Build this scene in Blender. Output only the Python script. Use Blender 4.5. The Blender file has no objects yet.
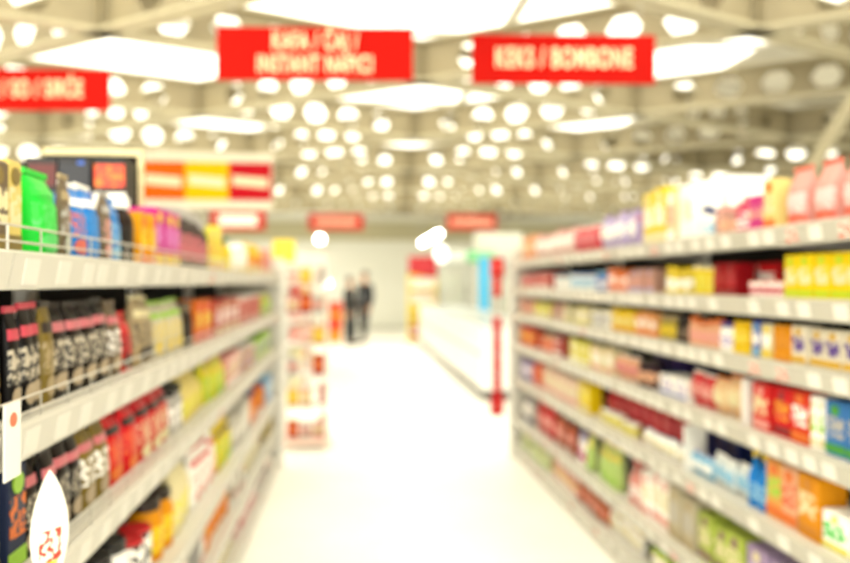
import bpy, math, random
from mathutils import Vector
random.seed(7)
SC = bpy.context.scene
COL = SC.collection
PI = math.pi

# ------------------------------------------------------------------ camera
FPX = 700.0                       # focal length in pixels (850 x 563 frame)
EYE = 1.51
YAW = math.atan(75.0 / FPX)       # the aisle's vanishing point lies 75 px left of centre
SA, CA = math.sin(YAW), math.cos(YAW)
cam_data = bpy.data.cameras.new('camera')
cam = bpy.data.objects.new('camera', cam_data)
COL.objects.link(cam)
cam.location = (0, 0, EYE)
cam.rotation_euler = (PI / 2, 0, -YAW)
cam_data.sensor_width = 36.0
cam_data.lens = FPX * 36.0 / 850.0
cam_data.clip_start = 0.02
cam_data.dof.use_dof = True       # the photograph is focused close and blurred beyond
cam_data.dof.focus_distance = 0.9
cam_data.dof.aperture_fstop = 1.75
SC.camera = cam

# ------------------------------------------------------------------ world, exposure
W = bpy.data.worlds.new('world'); SC.world = W; W.use_nodes = True
W.node_tree.nodes['Background'].inputs[0].default_value = (1.0, 0.965, 0.86, 1)
W.node_tree.nodes['Background'].inputs[1].default_value = 2.3  # strong even fill light, added through the hall's open rear
SC.view_settings.view_transform = 'Standard'
SC.view_settings.look = 'None'
SC.view_settings.gamma = 1.0
SC.view_settings.use_curve_mapping = False
SC.view_settings.exposure = 0.93
PANEL_STRENGTH = 1.3
PANEL_COLOR = (1.0, 0.98, 0.87)

# ------------------------------------------------------------------ helpers
def lin(c):
    if isinstance(c, str):
        c = c.lstrip('#'); c = [int(c[i:i + 2], 16) / 255 for i in (0, 2, 4)]
    return [(x / 12.92 if x <= 0.04045 else ((x + 0.055) / 1.055) ** 2.4) for x in c]

_mats = {}
def mat(color, rough=0.5, metal=0.0, kind='plain', color2=None, emit=0.0, scale=30.0, spec=0.5):
    key = (str(color), rough, metal, kind, str(color2), emit, scale, spec)
    if key in _mats: return _mats[key]
    m = bpy.data.materials.new('mat_%s_%s' % (kind, str(color).strip('#')))
    m.use_nodes = True
    nt = m.node_tree; N = nt.nodes; L = nt.links
    b = N['Principled BSDF']
    b.inputs['Roughness'].default_value = rough
    b.inputs['Metallic'].default_value = metal
    b.inputs['Specular IOR Level'].default_value = spec
    c = (*lin(color), 1)
    b.inputs['Base Color'].default_value = c
    if emit:
        b.inputs['Emission Color'].default_value = c
        b.inputs['Emission Strength'].default_value = emit
    if kind in ('print', 'mottle', 'rough'):
        tc = N.new('ShaderNodeTexCoord')
        n = N.new('ShaderNodeTexNoise'); n.inputs['Scale'].default_value = scale
        n.inputs['Detail'].default_value = 2.0
        L.new(tc.outputs['Object'], n.inputs['Vector'])
        r = N.new('ShaderNodeValToRGB')
        L.new(n.outputs['Fac'], r.inputs['Fac'])
        c2 = (*lin(color2), 1) if color2 else (c[0] * .86, c[1] * .86, c[2] * .86, 1)
        if kind == 'print':
            r.color_ramp.interpolation = 'CONSTANT'
            r.color_ramp.elements[0].color = c
            r.color_ramp.elements[1].position = 0.53; r.color_ramp.elements[1].color = c2
        else:
            r.color_ramp.elements[0].position = 0.35; r.color_ramp.elements[0].color = c2
            r.color_ramp.elements[1].position = 0.65; r.color_ramp.elements[1].color = c
        L.new(r.outputs['Color'], b.inputs['Base Color'])
    _mats[key] = m
    return m

def glass(color, alpha=0.25):
    key = ('glass', color, alpha)
    if key in _mats: return _mats[key]
    m = bpy.data.materials.new('mat_glass'); m.use_nodes = True
    N = m.node_tree.nodes; L = m.node_tree.links
    b = N['Principled BSDF']
    b.inputs['Base Color'].default_value = (*lin(color), 1); b.inputs['Roughness'].default_value = 0.08
    t = N.new('ShaderNodeBsdfTransparent'); mx = N.new('ShaderNodeMixShader')
    mx.inputs[0].default_value = alpha
    L.new(t.outputs[0], mx.inputs[1]); L.new(b.outputs[0], mx.inputs[2])
    L.new(mx.outputs[0], N['Material Output'].inputs['Surface'])
    _mats[key] = m
    return m

class MB:
    def __init__(s): s.v = []; s.f = []
    def add(s, vs, fs):
        o = len(s.v); s.v += [tuple(p) for p in vs]; s.f += [tuple(i + o for i in f) for f in fs]; return s
    def box(s, x0, x1, y0, y1, z0, z1):
        vs = [(x0, y0, z0), (x1, y0, z0), (x1, y1, z0), (x0, y1, z0), (x0, y0, z1), (x1, y0, z1), (x1, y1, z1), (x0, y1, z1)]
        return s.add(vs, [(0, 3, 2, 1), (4, 5, 6, 7), (0, 1, 5, 4), (1, 2, 6, 5), (2, 3, 7, 6), (3, 0, 4, 7)])
    def cbox(s, x0, x1, y0, y1, z0, z1, c=.004):
        """box with chamfered vertical edges and rounded top / bottom rims"""
        c = min(c, (x1 - x0) * .3, (y1 - y0) * .3, (z1 - z0) * .3)
        def ring(i, z):
            a, b, d, e = x0 + i, x1 - i, y0 + i, y1 - i
            return [(a + c, d, z), (b - c, d, z), (b, d + c, z), (b, e - c, z), (b - c, e, z), (a + c, e, z), (a, e - c, z), (a, d + c, z)]
        rs = [ring(c, z0), ring(0, z0 + c), ring(0, z1 - c), ring(c, z1)]
        vs = sum(rs, []); fs = [tuple(range(7, -1, -1)), tuple(range(24, 32))]
        for k in range(3):
            for i in range(8):
                j = (i + 1) % 8
                fs.append((k * 8 + i, k * 8 + j, k * 8 + 8 + j, k * 8 + 8 + i))
        return s.add(vs, fs)
    def lathe(s, prof, n=14, cx=0, cy=0):
        vs = []; fs = []
        for r, z in prof:
            for i in range(n):
                a = 2 * PI * i / n; vs.append((cx + r * math.cos(a), cy + r * math.sin(a), z))
        for k in range(len(prof) - 1):
            for i in range(n):
                j = (i + 1) % n
                fs.append((k * n + i, k * n + j, k * n + n + j, k * n + n + i))
        fs.append(tuple(range(n - 1, -1, -1))); fs.append(tuple(range((len(prof) - 1) * n, len(prof) * n)))
        return s.add(vs, fs)
    def tube(s, p, q, r, n=8):
        p = Vector(p); q = Vector(q); d = (q - p).normalized()
        a = d.orthogonal().normalized(); b = d.cross(a)
        vs = [];
        for e in (p, q):
            for i in range(n):
                t = 2 * PI * i / n; vs.append(e + a * (r * math.cos(t)) + b * (r * math.sin(t)))
        fs = [(i, (i + 1) % n, n + (i + 1) % n, n + i) for i in range(n)]
        fs += [tuple(range(n - 1, -1, -1)), tuple(range(n, 2 * n))]
        return s.add(vs, fs)
    def sphere(s, c, rx, ry, rz, n=12, m=8):
        vs = [(c[0], c[1], c[2] - rz)]; fs = []
        for k in range(1, m):
            t = -PI / 2 + PI * k / m
            for i in range(n):
                a = 2 * PI * i / n
                vs.append((c[0] + rx * math.cos(t) * math.cos(a), c[1] + ry * math.cos(t) * math.sin(a), c[2] + rz * math.sin(t)))
        vs.append((c[0], c[1], c[2] + rz)); last = len(vs) - 1
        for i in range(n):
            j = (i + 1) % n
            fs.append((0, 1 + j, 1 + i)); fs.append((last, last - n + i, last - n + j))
            for k in range(m - 2): fs.append((1 + k * n + i, 1 + k * n + j, 1 + k * n + n + j, 1 + k * n + n + i))
        return s.add(vs, fs)
    def mesh(s, name, smooth=False):
        me = bpy.data.meshes.new(name); me.from_pydata(s.v, [], s.f); me.update()
        if smooth:
            me.polygons.foreach_set('use_smooth', [True] * len(me.polygons))
        return me

def obj(name, me, m, parent=None, loc=None, rot=None, label=None):
    """one mesh object; a material list on object level so meshes can be shared"""
    if isinstance(me, MB): me = me.mesh(name)
    o = bpy.data.objects.new(name, me); COL.objects.link(o)
    if len(me.materials) == 0: me.materials.append(None)
    o.material_slots[0].link = 'OBJECT'; o.material_slots[0].material = m
    if parent is not None: o.parent = parent
    if loc is not None: o.location = loc
    if rot is not None: o.rotation_euler = rot
    if label: o['label'] = label
    return o
def thing(name, label, cat, loc=(0, 0, 0), rz=0, group=None):
    o = bpy.data.objects.new(name, None); COL.objects.link(o)
    o.empty_display_size = .05
    o.location = loc; o.rotation_euler = (0, 0, rz); o['label'] = label; o['category'] = cat
    if group: o['group'] = group
    return o
def struct(name, mb, m, **k):
    o = obj(name, mb, m, **k); o['kind'] = 'structure'; return o

def ray(px, py=281.5):
    t = (px - 425) / FPX; u = (281.5 - py) / FPX
    return Vector((SA + t * CA, CA - t * SA, u))
def y_on(px, X):                      # where the pixel column meets the plane x = X
    d = ray(px); return X * d.y / d.x
def depth_of(X, Y): return X * SA + Y * CA
def at_depth(px, py, D):              # D = distance along the view axis
    d = ray(px, py); return Vector((d.x * D, d.y * D, EYE + d.z * D))
def cam2w(X, Y): return (X * CA + Y * SA, -X * SA + Y * CA)

# ------------------------------------------------------------------ the hall
CEIL = 3.93
struct('floor', MB().box(-16, 16, -4, 22.2, -.1, 0), mat('#fbfaf3', .38, kind='mottle', color2='#f7f5ec', scale=1.5))
struct('ceiling', MB().box(-16, 16, -4, 22.2, CEIL, CEIL + .1), mat('#f2eee0', .8, kind='mottle', color2='#e6e1d0', scale=.8))
struct('wall_back', MB().box(-16, 16, 22, 22.2, 0, CEIL), mat('#eeeee4', .7, kind='mottle', color2='#e6e7dc', scale=.5))
struct('wall_left', MB().box(-16.2, -16, -4, 22.2, 0, CEIL), mat('#d9d4c0', .8, kind='mottle', scale=.6))
struct('wall_right', MB().box(16, 16.2, -4, 22.2, 0, CEIL), mat('#d9d4c0', .8, kind='mottle', scale=.6))
struct('baseboard_back', MB().box(-16, 16, 21.97, 22, 0, .12), mat('#c9c8bb', .6))
struct('trim_1', MB().box(-16, 16, 21.9, 22, 2.8, 3.38), mat('#b8b290', .6))

# ------------------------------------------------------------------ castellated beams
BZ0, BZ1 = EYE + 1.9, EYE + 1.9 + .39
UX, UY = 2.44, 1.32
VX, VY = -2.55, 1.35
N0 = (-.03, 6.7)
def beam_web(L, n_seg):
    """web plate with six-sided openings, five per bay"""
    mb = MB(); seg = L / n_seg; t = .012
    cw = seg * .16; h0, h1 = BZ0 + .02, BZ1 - .02; zm = (h0 + h1) / 2
    hh = .108; hw = .145; hs = .075
    def plate(x0, x1):
        mb.box(x0, x1, -t / 2, t / 2, h0, h1)
    for s in range(n_seg):
        b = s * seg; m0 = b + seg * .1; m1 = b + seg * .9
        plate(b, m0); plate(m1, b + seg)
        for k in range(5):
            a = m0 + cw * k; c = a + cw / 2; e = a + cw
            R = [(a, h0), (e, h0), (e, zm), (e, h1), (a, h1), (a, zm)]
            H = [(c - hs, zm - hh), (c + hs, zm - hh), (c + hw, zm), (c + hs, zm + hh), (c - hs, zm + hh), (c - hw, zm)]
            vs = [(x, -t / 2, z) for x, z in R + H] + [(x, t / 2, z) for x, z in R + H]
            fs = []
            for i in range(6):
                j = (i + 1) % 6
                fs.append((i, j, 6 + j, 6 + i)); fs.append((12 + j, 12 + i, 18 + i, 18 + j))
                fs.append((6 + i, 6 + j, 18 + j, 18 + i))
            mb.add(vs, fs)
    return mb
steel = mat('#93886a', .6, .0, kind='mottle', color2='#8a7f62', scale=3)
steel_flange = mat('#b3aa8c', .55, .0)
def beam(p, q, n_seg, label, group):
    a = Vector((*cam2w(*p), 0)); b = Vector((*cam2w(*q), 0)); d = b - a; L = d.length
    t = thing('ceiling_beam', label, 'beam', (a.x, a.y, 0), math.atan2(d.y, d.x), group)
    obj('web', beam_web(L, n_seg), steel, t)
    obj('flange', MB().box(0, L, -.09, .09, BZ0, BZ0 + .025), steel_flange, t)
    obj('flange', MB().box(0, L, -.07, .07, BZ1 - .02, BZ1), steel_flange, t)
    me = MB().box(-.012, .012, -.066, .066, BZ0 + .02, BZ1 - .02).mesh('stiffener')
    for k in range(n_seg + 1): obj('stiffener', me, steel, t, (k * L / n_seg, 0, 0))
    return t
def node(i, j): return (N0[0] + UX * i + VX * j, N0[1] + UY * i + VY * j)
def inside(p):
    x, y = cam2w(*p); return -15 < x < 15 and -3.8 < y < 21.5
for fam in (0, 1):
    for k in range(-8, 14):
        pts = [s for s in range(-14, 16) if inside(node(s, k) if fam == 0 else node(k, s))]
        if len(pts) < 2: continue
        s0, s1 = pts[0], pts[-1]
        if fam == 0:
            beam(node(s0, k), node(s1, k), s1 - s0, 'pale steel ceiling beam with hexagonal openings slanting away to the confectionery side', 'castellated ceiling beams slanting towards the confectionery side')
        else:
            beam(node(k, s0), node(k, s1), s1 - s0, 'pale steel ceiling beam with hexagonal openings slanting away to the coffee side', 'castellated ceiling beams slanting towards the coffee side')

a = at_depth(842, 118, 6.2); b = at_depth(818, 158, 6.5)
d = b - a; foot = a + d * (a.z / -d.z); head = a + d * ((BZ0 - a.z) / d.z)
t = thing('steel_strut', 'pale slanted steel strut rising beyond the confectionery shelving', 'strut', foot)
obj('tube', MB().tube((0, 0, 0.01), head - foot, .06, 12), steel_flange, t)
obj('foot_plate', MB().cbox(-.12, .12, -.12, .12, 0, .02), steel_flange, t)
obj('head_plate', MB().box(-.1, .1, -.1, .1, -.02, 0), steel_flange, t, head - foot)
# ------------------------------------------------------------------ light panels added so the whole ceiling glows
glow_panel_m = mat('#fff6dd', .4, emit=PANEL_STRENGTH)
glow_panel_m.node_tree.nodes['Principled BSDF'].inputs['Emission Color'].default_value = (*PANEL_COLOR, 1)
house_m = mat('#f3f1ea', .4)
ME_DIFF = MB().cbox(-1.29, 1.29, -1.24, 1.24, -.03, .0, .01).mesh('diffuser')
ME_FRAME = MB().box(-1.335, -1.29, -1.285, 1.285, -.04, .03).box(1.29, 1.335, -1.285, 1.285, -.04, .03).box(-1.29, 1.29, -1.285, -1.24, -.04, .03).box(-1.29, 1.29, 1.24, 1.285, -.04, .03).box(-1.29, 1.29, -1.24, 1.24, .005, .03).mesh('frame')
for x in (-8.0, -5.3, -2.6, 0.1, 2.8, 5.5, 8.2):
    for k in range(9):
        y = -2.5 + 2.6 * k
        if x > 5 and y < 12: continue
        t = thing('added_light_panel', 'large white light panel added to make the ceiling glow', 'lamp', (x, y, CEIL - .031), 0, 'large light panels added to the ceiling')
        obj('frame', ME_FRAME, house_m, t)
        obj('diffuser', ME_DIFF, glow_panel_m, t)

# ------------------------------------------------------------------ gondola shelving
rail_m = mat('#c3c0b5', .5, spec=.2)
tag_l = mat('#d2cfc5', .5, spec=.2)
shelf_m = mat('#d6d3c8', .45)
post_m = mat('#e9e7df', .45)
backp_m = mat('#1c1814', .7, kind='mottle', color2='#181410', scale=6, spec=.15)
plinth_m = mat('#d5d2c6', .5)
wire_m = mat('#c9c6bb', .3, .6)
rail_r = mat('#b9b6a9', .4)
tag_m = mat('#e0ded5', .4, spec=.2)
tag_red = mat('#d4d0c6', .5, kind='print', color2='#d8705c', scale=60, spec=.2)
DEPTH = .5
_cache = {}
def gondola_bay(X, side, y0, y1, zs, top, label, group, end_panel=False, guards=()):
    """side +1: open towards +x (left of the aisle); -1: open towards -x"""
    L = y1 - y0
    t = thing('shelf_unit', label, 'shelf unit', (X, (y0 + y1) / 2, 0), PI / 2 if side > 0 else -PI / 2, group)
    # local frame: width along x, the front at y = 0, the back at y = DEPTH
    hw = L / 2 - .002
    def c(key, fn):
        k = (key, round(L, 3), side)
        if k not in _cache: _cache[k] = fn().mesh(key)
        return _cache[k]
    obj('base_plinth', c('base_plinth', lambda: MB().box(-hw, hw, .02, DEPTH, 0, .085)), plinth_m, t)
    obj('back_panel', c('back_panel', lambda: MB().box(-hw, hw, DEPTH - .02, DEPTH, .085, top)), backp_m, t)  # near-black colour adds to the shade in the gaps behind the packs
    pm = c('upright', lambda: MB().box(-.018, .018, DEPTH - .06, DEPTH - .02, .085, top))
    for s in (-1, 1): obj('upright', pm, post_m, t, (s * (hw - .018), 0, 0))
    obj('top_cap', c('top_cap', lambda: MB().box(-hw, hw, DEPTH - .035, DEPTH + .01, top, top + .02)), post_m, t)
    bm_ = c('shelf', lambda: MB().box(-hw, hw, .0, DEPTH - .06, -.032, -.004))
    rm = c('price_rail', lambda: MB().add(
        [(-hw, -.004, -.064), (hw, -.004, -.064), (hw, -.016, -.002), (-hw, -.016, -.002), (-hw, .0, -.064), (hw, .0, -.064), (hw, .0, .004), (-hw, .0, .004)],
        [(0, 1, 2, 3), (3, 2, 6, 7), (1, 5, 6, 2), (0, 3, 7, 4), (4, 7, 6, 5), (0, 4, 5, 1)]))
    km = c('bracket', lambda: MB().add([(-.002, .02, -.05), (-.002, DEPTH - .06, -.075), (-.002, DEPTH - .06, -.032), (-.002, .02, -.032),
                                        (.002, .02, -.05), (.002, DEPTH - .06, -.075), (.002, DEPTH - .06, -.032), (.002, .02, -.032)],
                                       [(0, 1, 2, 3), (7, 6, 5, 4), (0, 4, 5, 1), (1, 5, 6, 2), (2, 6, 7, 3), (3, 7, 4, 0)]))
    tm = c('price_tag', lambda: MB().add([(-.028, -.0075, -.056), (.028, -.0075, -.056), (.028, -.0158, -.010), (-.028, -.0158, -.010),
                                          (-.028, -.0055, -.056), (.028, -.0055, -.056), (.028, -.0138, -.010), (-.028, -.0138, -.010)],
                                         [(0, 1, 2, 3), (7, 6, 5, 4), (0, 4, 5, 1), (1, 5, 6, 2), (2, 6, 7, 3), (3, 7, 4, 0)]))
    def guard():
        mb = MB()
        for z in (.018, .045): mb.tube((-hw, -.004, z), (hw, -.004, z), .0022, 6)
        n = 9
        for i in range(n + 1):
            x = -hw + 2 * hw * i / n; mb.tube((x, -.004, -.002), (x, -.004, .045), .0018, 5)
        return mb
    for i, z in enumerate(zs):
        s = obj('shelf', bm_, shelf_m, t, (0, 0, z))
        obj('price_rail', rm, rail_m if side > 0 else rail_r, s)
        for e in (-1, 1): obj('bracket', km, post_m, s, (e * (hw - .02), 0, 0))
        if i in guards: obj('wire_guard', c('wire_guard', guard), wire_m, s)
        x = -hw + .07
        while x < hw - .05:
            obj('price_tag', tm, tag_red if random.random() < .10 else tag_l if side > 0 else tag_m, s, (x, -.0005, 0)); x += random.uniform(.085, .17)
    return t

LX, RX = -.57, 1.40
LZ = [1.56, 1.262, .972, .605, .345, .125]
RZ = [1.69, 1.455, 1.245, .99, .70, .36, .125]
LB = [.1, 1.23, 2.36, 3.49, 4.62, 5.75]
RB = [0, 1.18, 2.36, 3.54, 4.72, 5.90]
ORD = ['first', 'second', 'third', 'fourth', 'fifth']
for i in range(5):
    gondola_bay(LX, 1, LB[i], LB[i + 1], LZ, 1.66, '%s shelving bay of the coffee side counted from its end panel' % ORD[4 - i], 'coffee shelving bays', guards=(0, 1, 2))
    gondola_bay(RX, -1, RB[i], RB[i + 1], RZ, 1.80, '%s shelving bay of the confectionery side counted from its end panel' % ORD[4 - i], 'confectionery shelving bays')
for nm, X, s, Y, top in (('coffee', LX, -1, 5.757, 1.70), ('confectionery', RX, 1, 5.907, 1.80)):
    t = thing('end_panel', 'cream end panel closing the %s shelving' % nm, 'panel', (X, Y, 0))
    obj('panel', MB().cbox(min(0, s * DEPTH), max(0, s * DEPTH), 0, .03, 0, top), shelf_m, t)
    obj('edge_post', MB().cbox(min(0, -s * .03), max(0, -s * .03), 0.002, .05, 0, top), post_m, t)

# ------------------------------------------------------------------ products
def ring_pt(kind, a, w, d):
    """super-ellipse outline"""
    ca, sa = math.cos(a), math.sin(a); e = .62
    return (w / 2 * math.copysign(abs(ca) ** e, ca), d / 2 * math.copysign(abs(sa) ** e, sa))
PROF = {
    'pouch':  [(0, .92, .80), (.03, .97, .95), (.3, 1, 1), (.6, 1, .9), (.78, .99, .62), (.9, .97, .2), (.93, .98, .06), (1, 1, .05)],
    'pillow': [(0, 1, .05), (.07, .97, .08), (.16, .97, .6), (.35, 1, 1), (.65, 1, 1), (.84, .97, .6), (.93, .97, .08), (1, 1, .05)],
    'bag':    [(0, .95, .95), (.03, 1, 1), (.58, 1, 1), (.66, .99, .9), (.93, .9, .14), (.95, .9, .1), (1, .9, .1)],
}
def prof_at(kind, f):
    P = PROF[kind]
    for (f0, w0, d0), (f1, w1, d1) in zip(P, P[1:]):
        if f <= f1:
            t = (f - f0) / (f1 - f0); return w0 + (w1 - w0) * t, d0 + (d1 - d0) * t
    return P[-1][1:]
def soft_pt(kind, f, u, W_, H, D, off):
    """point on the front of a soft pack: u in -1..1 across"""
    w, d = prof_at(kind, f)
    a = -PI / 2 + u * PI / 2 * .98
    x, y = ring_pt(kind, a, W_ * w, D * d)
    return (x, y - off, f * H)
def soft_meshes(kind, W_, H, D):
    n = 16; mb = MB(); P = PROF[kind]; vs = []; fs = []
    for f, w, d in P:
        for i in range(n):
            x, y = ring_pt(kind, 2 * PI * i / n, W_ * w, D * d); vs.append((x, y, f * H))
    for k in range(len(P) - 1):
        for i in range(n):
            j = (i + 1) % n; fs.append((k * n + i, k * n + j, k * n + n + j, k * n + n + i))
    fs.append(tuple(range(n - 1, -1, -1))); fs.append(tuple(range((len(P) - 1) * n, len(P) * n)))
    mb.add(vs, fs)
    def patch(f0, f1, u0, u1, nf=6, nu=6, off=.0015, disc=False):
        m = MB(); vs = []; fs = []
        if disc:
            fc, uc = (f0 + f1) / 2, (u0 + u1) / 2
            vs.append(soft_pt(kind, fc, uc, W_, H, D, off))
            for q in (.5, 1):
                for i in range(12):
                    a = 2 * PI * i / 12
                    vs.append(soft_pt(kind, fc + (f1 - f0) / 2 * q * math.sin(a), uc + (u1 - u0) / 2 * q * math.cos(a), W_, H, D, off))
            for i in range(12):
                j = (i + 1) % 12; fs += [(0, 1 + i, 1 + j), (1 + i, 13 + i, 13 + j, 1 + j)]
        else:
            for a in range(nf + 1):
                for b in range(nu + 1):
                    vs.append(soft_pt(kind, f0 + (f1 - f0) * a / nf, u0 + (u1 - u0) * b / nu, W_, H, D, off))
            for a in range(nf):
                for b in range(nu):
                    i = a * (nu + 1) + b; fs.append((i, i + 1, i + nu + 2, i + nu + 1))
        return m.add(vs, fs)
    top = .93
    w, d = prof_at(kind, 1.0)
    seal = MB().box(-W_ * .505, W_ * .505, -D * .035 - .002, D * .035 + .002, H * .945, H * 1.005)
    if kind == 'pouch':
        parts = [('label', patch(.30, .62, -.82, .82)), ('band', patch(.70, .80, -.8, .8, off=.002)), ('emblem', patch(.08, .28, -.5, .5, off=.0025, disc=True)), ('seal', seal)]
    elif kind == 'pillow':
        parts = [('label', patch(.3, .7, -.75, .75)), ('emblem', patch(.4, .62, -.4, .4, off=.003, disc=True)), ('seal', seal)]
    else:
        parts = [('label', patch(.24, .56, -.85, .85)), ('emblem', patch(.32, .5, -.45, .45, off=.0035, disc=True)), ('band', patch(.1, .2, -.85, .85)),
                 ('seal', MB().box(-W_ * .47, W_ * .47, -D * .06 - .002, D * .06, H * .94, H * 1.0))]
    return [('body', mb, True)] + [(a, b, False) for a, b in parts]
def hard_meshes(kind, W_, H, D):
    if kind == 'box':
        b = MB().cbox(-W_ / 2, W_ / 2, -D / 2, D / 2, 0, H, .003)
        f = -D / 2
        lab = MB().box(-W_ * .42, W_ * .42, f - .0015, f, H * .34, H * .72)
        band = MB().box(-W_ * .495, W_ * .495, f - .001, f, H * .06, H * .22)
        em = MB(); vs = [(0, f - .003, H * .84)]
        r = min(W_ * .3, H * .1)
        for y in (f - .003, f):
            for i in range(12): vs.append((r * math.cos(2 * PI * i / 12), y, H * .84 + r * math.sin(2 * PI * i / 12)))
        em.add(vs, [(0, 1 + i, 1 + (i + 1) % 12) for i in range(12)] + [(1 + i, 13 + i, 13 + (i + 1) % 12, 1 + (i + 1) % 12) for i in range(12)])
        flap = MB().box(-W_ * .46, W_ * .46, -D * .46, D * .05, H - .0005, H + .001)
        return [('body', b, False), ('label', lab, False), ('band', band, False), ('emblem', em, False), ('flap', flap, False)]
    r = min(W_, D) / 2
    if kind == 'jar':
        pf = [(r * .86, 0), (r * .97, H * .03), (r, H * .08), (r, H * .66), (r * .9, H * .75), (r * .74, H * .8), (r * .74, H * .84)]
        lab = [(r * 1.015, H * .16), (r * 1.015, H * .58)]; cap = [(r * .8, H * .83), (r * .84, H * .845), (r * .84, H * .985), (r * .78, H)]
    elif kind == 'bottle':
        pf = [(r * .88, 0), (r, H * .03), (r, H * .5), (r * .86, H * .6), (r * .5, H * .74), (r * .34, H * .82), (r * .34, H * .9)]
        lab = [(r * 1.015, H * .14), (r * 1.015, H * .44)]; cap = [(r * .4, H * .89), (r * .42, H * .9), (r * .42, H * .99), (r * .38, H)]
    elif kind == 'tub':
        pf = [(r * .74, 0), (r * .78, H * .03), (r * .97, H * .88), (r * .97, H * .9)]
        lab = [(r * .83, H * .15), (r * .965, H * .74)]; cap = [(r * .98, H * .88), (r * 1.0, H * .9), (r * 1.0, H * .97), (r * .93, H)]
    else:  # can
        pf = [(r * .94, 0), (r * .98, H * .02), (r * .96, H * .05), (r * .96, H * .95)]
        lab = [(r * .975, H * .1), (r * .975, H * .9)]; cap = [(r * .98, H * .94), (r * 1.0, H * .955), (r * 1.0, H * .985), (r * .92, H)]
    lb = MB(); n = 14; vs = []
    for rr, z in lab:
        for i in range(n): vs.append((rr * math.cos(2 * PI * i / n), rr * math.sin(2 * PI * i / n), z))
    lb.add(vs, [(i, (i + 1) % n, n + (i + 1) % n, n + i) for i in range(n)])
    return [('body', MB().lathe(pf), True), ('label', lb, True), ('lid', MB().lathe(cap), False)]
_pm = {}
def product_meshes(kind, W_, H, D):
    W_, H, D = [max(.02, round(x / .005) * .005) for x in (W_, H, D)]
    k = (kind, W_, H, D)
    if k not in _pm:
        ms = soft_meshes(kind, W_, H, D) if kind in PROF else hard_meshes(kind, W_, H, D)
        _pm[k] = [(n, mb.mesh(kind + '_' + n, sm)) for n, mb, sm in ms]
    return _pm[k]
NAME = {'pouch': 'coffee_pouch', 'pillow': 'snack_bag', 'bag': 'paper_bag', 'box': 'food_carton', 'jar': 'jar', 'bottle': 'bottle', 'tub': 'tub', 'can': 'tin'}
CATS = {'pouch': 'pouch', 'pillow': 'bag', 'bag': 'bag', 'box': 'carton', 'jar': 'jar', 'bottle': 'bottle', 'tub': 'tub', 'can': 'tin'}
def deep(c):
    k = 1.0 if c == WHT else .9
    return '#' + ''.join('%02x' % int(int(c[i:i + 2], 16) * k) for i in (1, 3, 5))
def product(kind, W_, H, D, cols, label, group, loc, rz, tilt=0, name=None):
    body, lab, acc = [deep(c) for c in cols]
    t = thing(name or NAME[kind], label, CATS[kind], loc, rz, group)
    if tilt: t.rotation_euler = (0, tilt, rz)
    rough = .35 if kind in ('pouch', 'pillow') else .45
    mb_ = mat(body, rough, spec=.15); ml = mat(body, .45, kind='print', color2=lab, scale=95) if kind == 'pouch' else mat(lab, .45, kind='print', color2=body, scale=55); ma = mat(acc, .4)
    for n, me in product_meshes(kind, W_, H, D):
        m = mb_ if n in ('body', 'flap') else ml if n == 'label' else mat('#a8977c' if kind == 'pouch' and lab in (WHT, deep('#cfc4ae')) else lab, .45) if n == 'emblem' and kind != 'box' else ma
        if n == 'seal' and kind == 'pouch' and acc == deep(PNK): m = mb_
        obj(n, me, m, t)
    return t

LABELS = {}
def look_of(run): return run[6]
def fill_row(side, zi, runs, pitch_px=None):
    """runs: (px0, px1, count, kind, (body, label, accent), top_px or height in m, look[, extra setback])"""
    z = (LZ if side > 0 else RZ)[zi]; zs = LZ if side > 0 else RZ
    gap = (zs[zi - 1] - .075 - z) if zi else .6
    X = LX if side > 0 else RX
    names = ['top', 'second', 'third', 'fourth', 'fifth', 'sixth', 'lowest']
    shelf_word = 'lowest' if zi == len(zs) - 1 else names[zi]
    where = 'on %s %s shelf' % (shelf_word, 'coffee' if side > 0 else 'confectionery')
    for ri, run in enumerate(runs):
        px0, px1, n, kind, cols, top, look = run[:7]
        back = run[7] if len(run) > 7 else 0
        sb = .035 + back
        D0 = .025
        Xp = X - side * (sb + D0)
        ya, yb = sorted((y_on(px0, Xp), y_on(px1, Xp)))
        w = (yb - ya) / n
        ym = (ya + yb) / 2
        if top > 5: h = EYE + (281.5 - top) * depth_of(Xp, ym) / FPX - z
        else: h = top
        h = max(.04, min(h, gap - .012))
        W_ = w * (.66 if kind == 'bag' else .93)
        Xp = X - side * sb
        D = {'pouch': min(.075, W_ * .7), 'pillow': min(.09, W_ * .6), 'bag': min(.1, W_ * .95), 'box': min(.2, max(.06, W_ * .9))}.get(kind, W_)
        if kind in ('jar', 'bottle', 'tub', 'can'):
            if W_ > h * 1.1: n = max(n, int(round((yb - ya) / (h * .8)))); w = (yb - ya) / n; W_ = w * .95
            D = W_
        nb = runs[ri + 1] if ri + 1 < len(runs) else runs[ri - 1]
        label = '%s %s' % (look, where)
        if LABELS.setdefault(label, (side, zi, ri)) != (side, zi, ri): label += ' beside ' + ' '.join(nb[6].split()[:3])
        LABELS.setdefault(label, (side, zi, ri))
        group = '%s %s' % (look, where)
        for k in range(n):
            y = ya + w * (k + .5)
            far = depth_of(Xp, y) > 2.6
            hh = h * (random.uniform(.84, 1.0) if far else random.uniform(.97, 1.0))
            if far and n > 2 and random.random() < .06: continue
            product(kind, W_, hh, D, cols, label, group if n > 1 else None,
                    (Xp - side * D / 2 - side * random.uniform(0, .02 if far and not back else .012), y, z - .003),
                    side * PI / 2 + random.uniform(-.04, .04), 0, ('coffee_carton' if side > 0 else 'biscuit_carton') if kind == 'box' else None)

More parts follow.
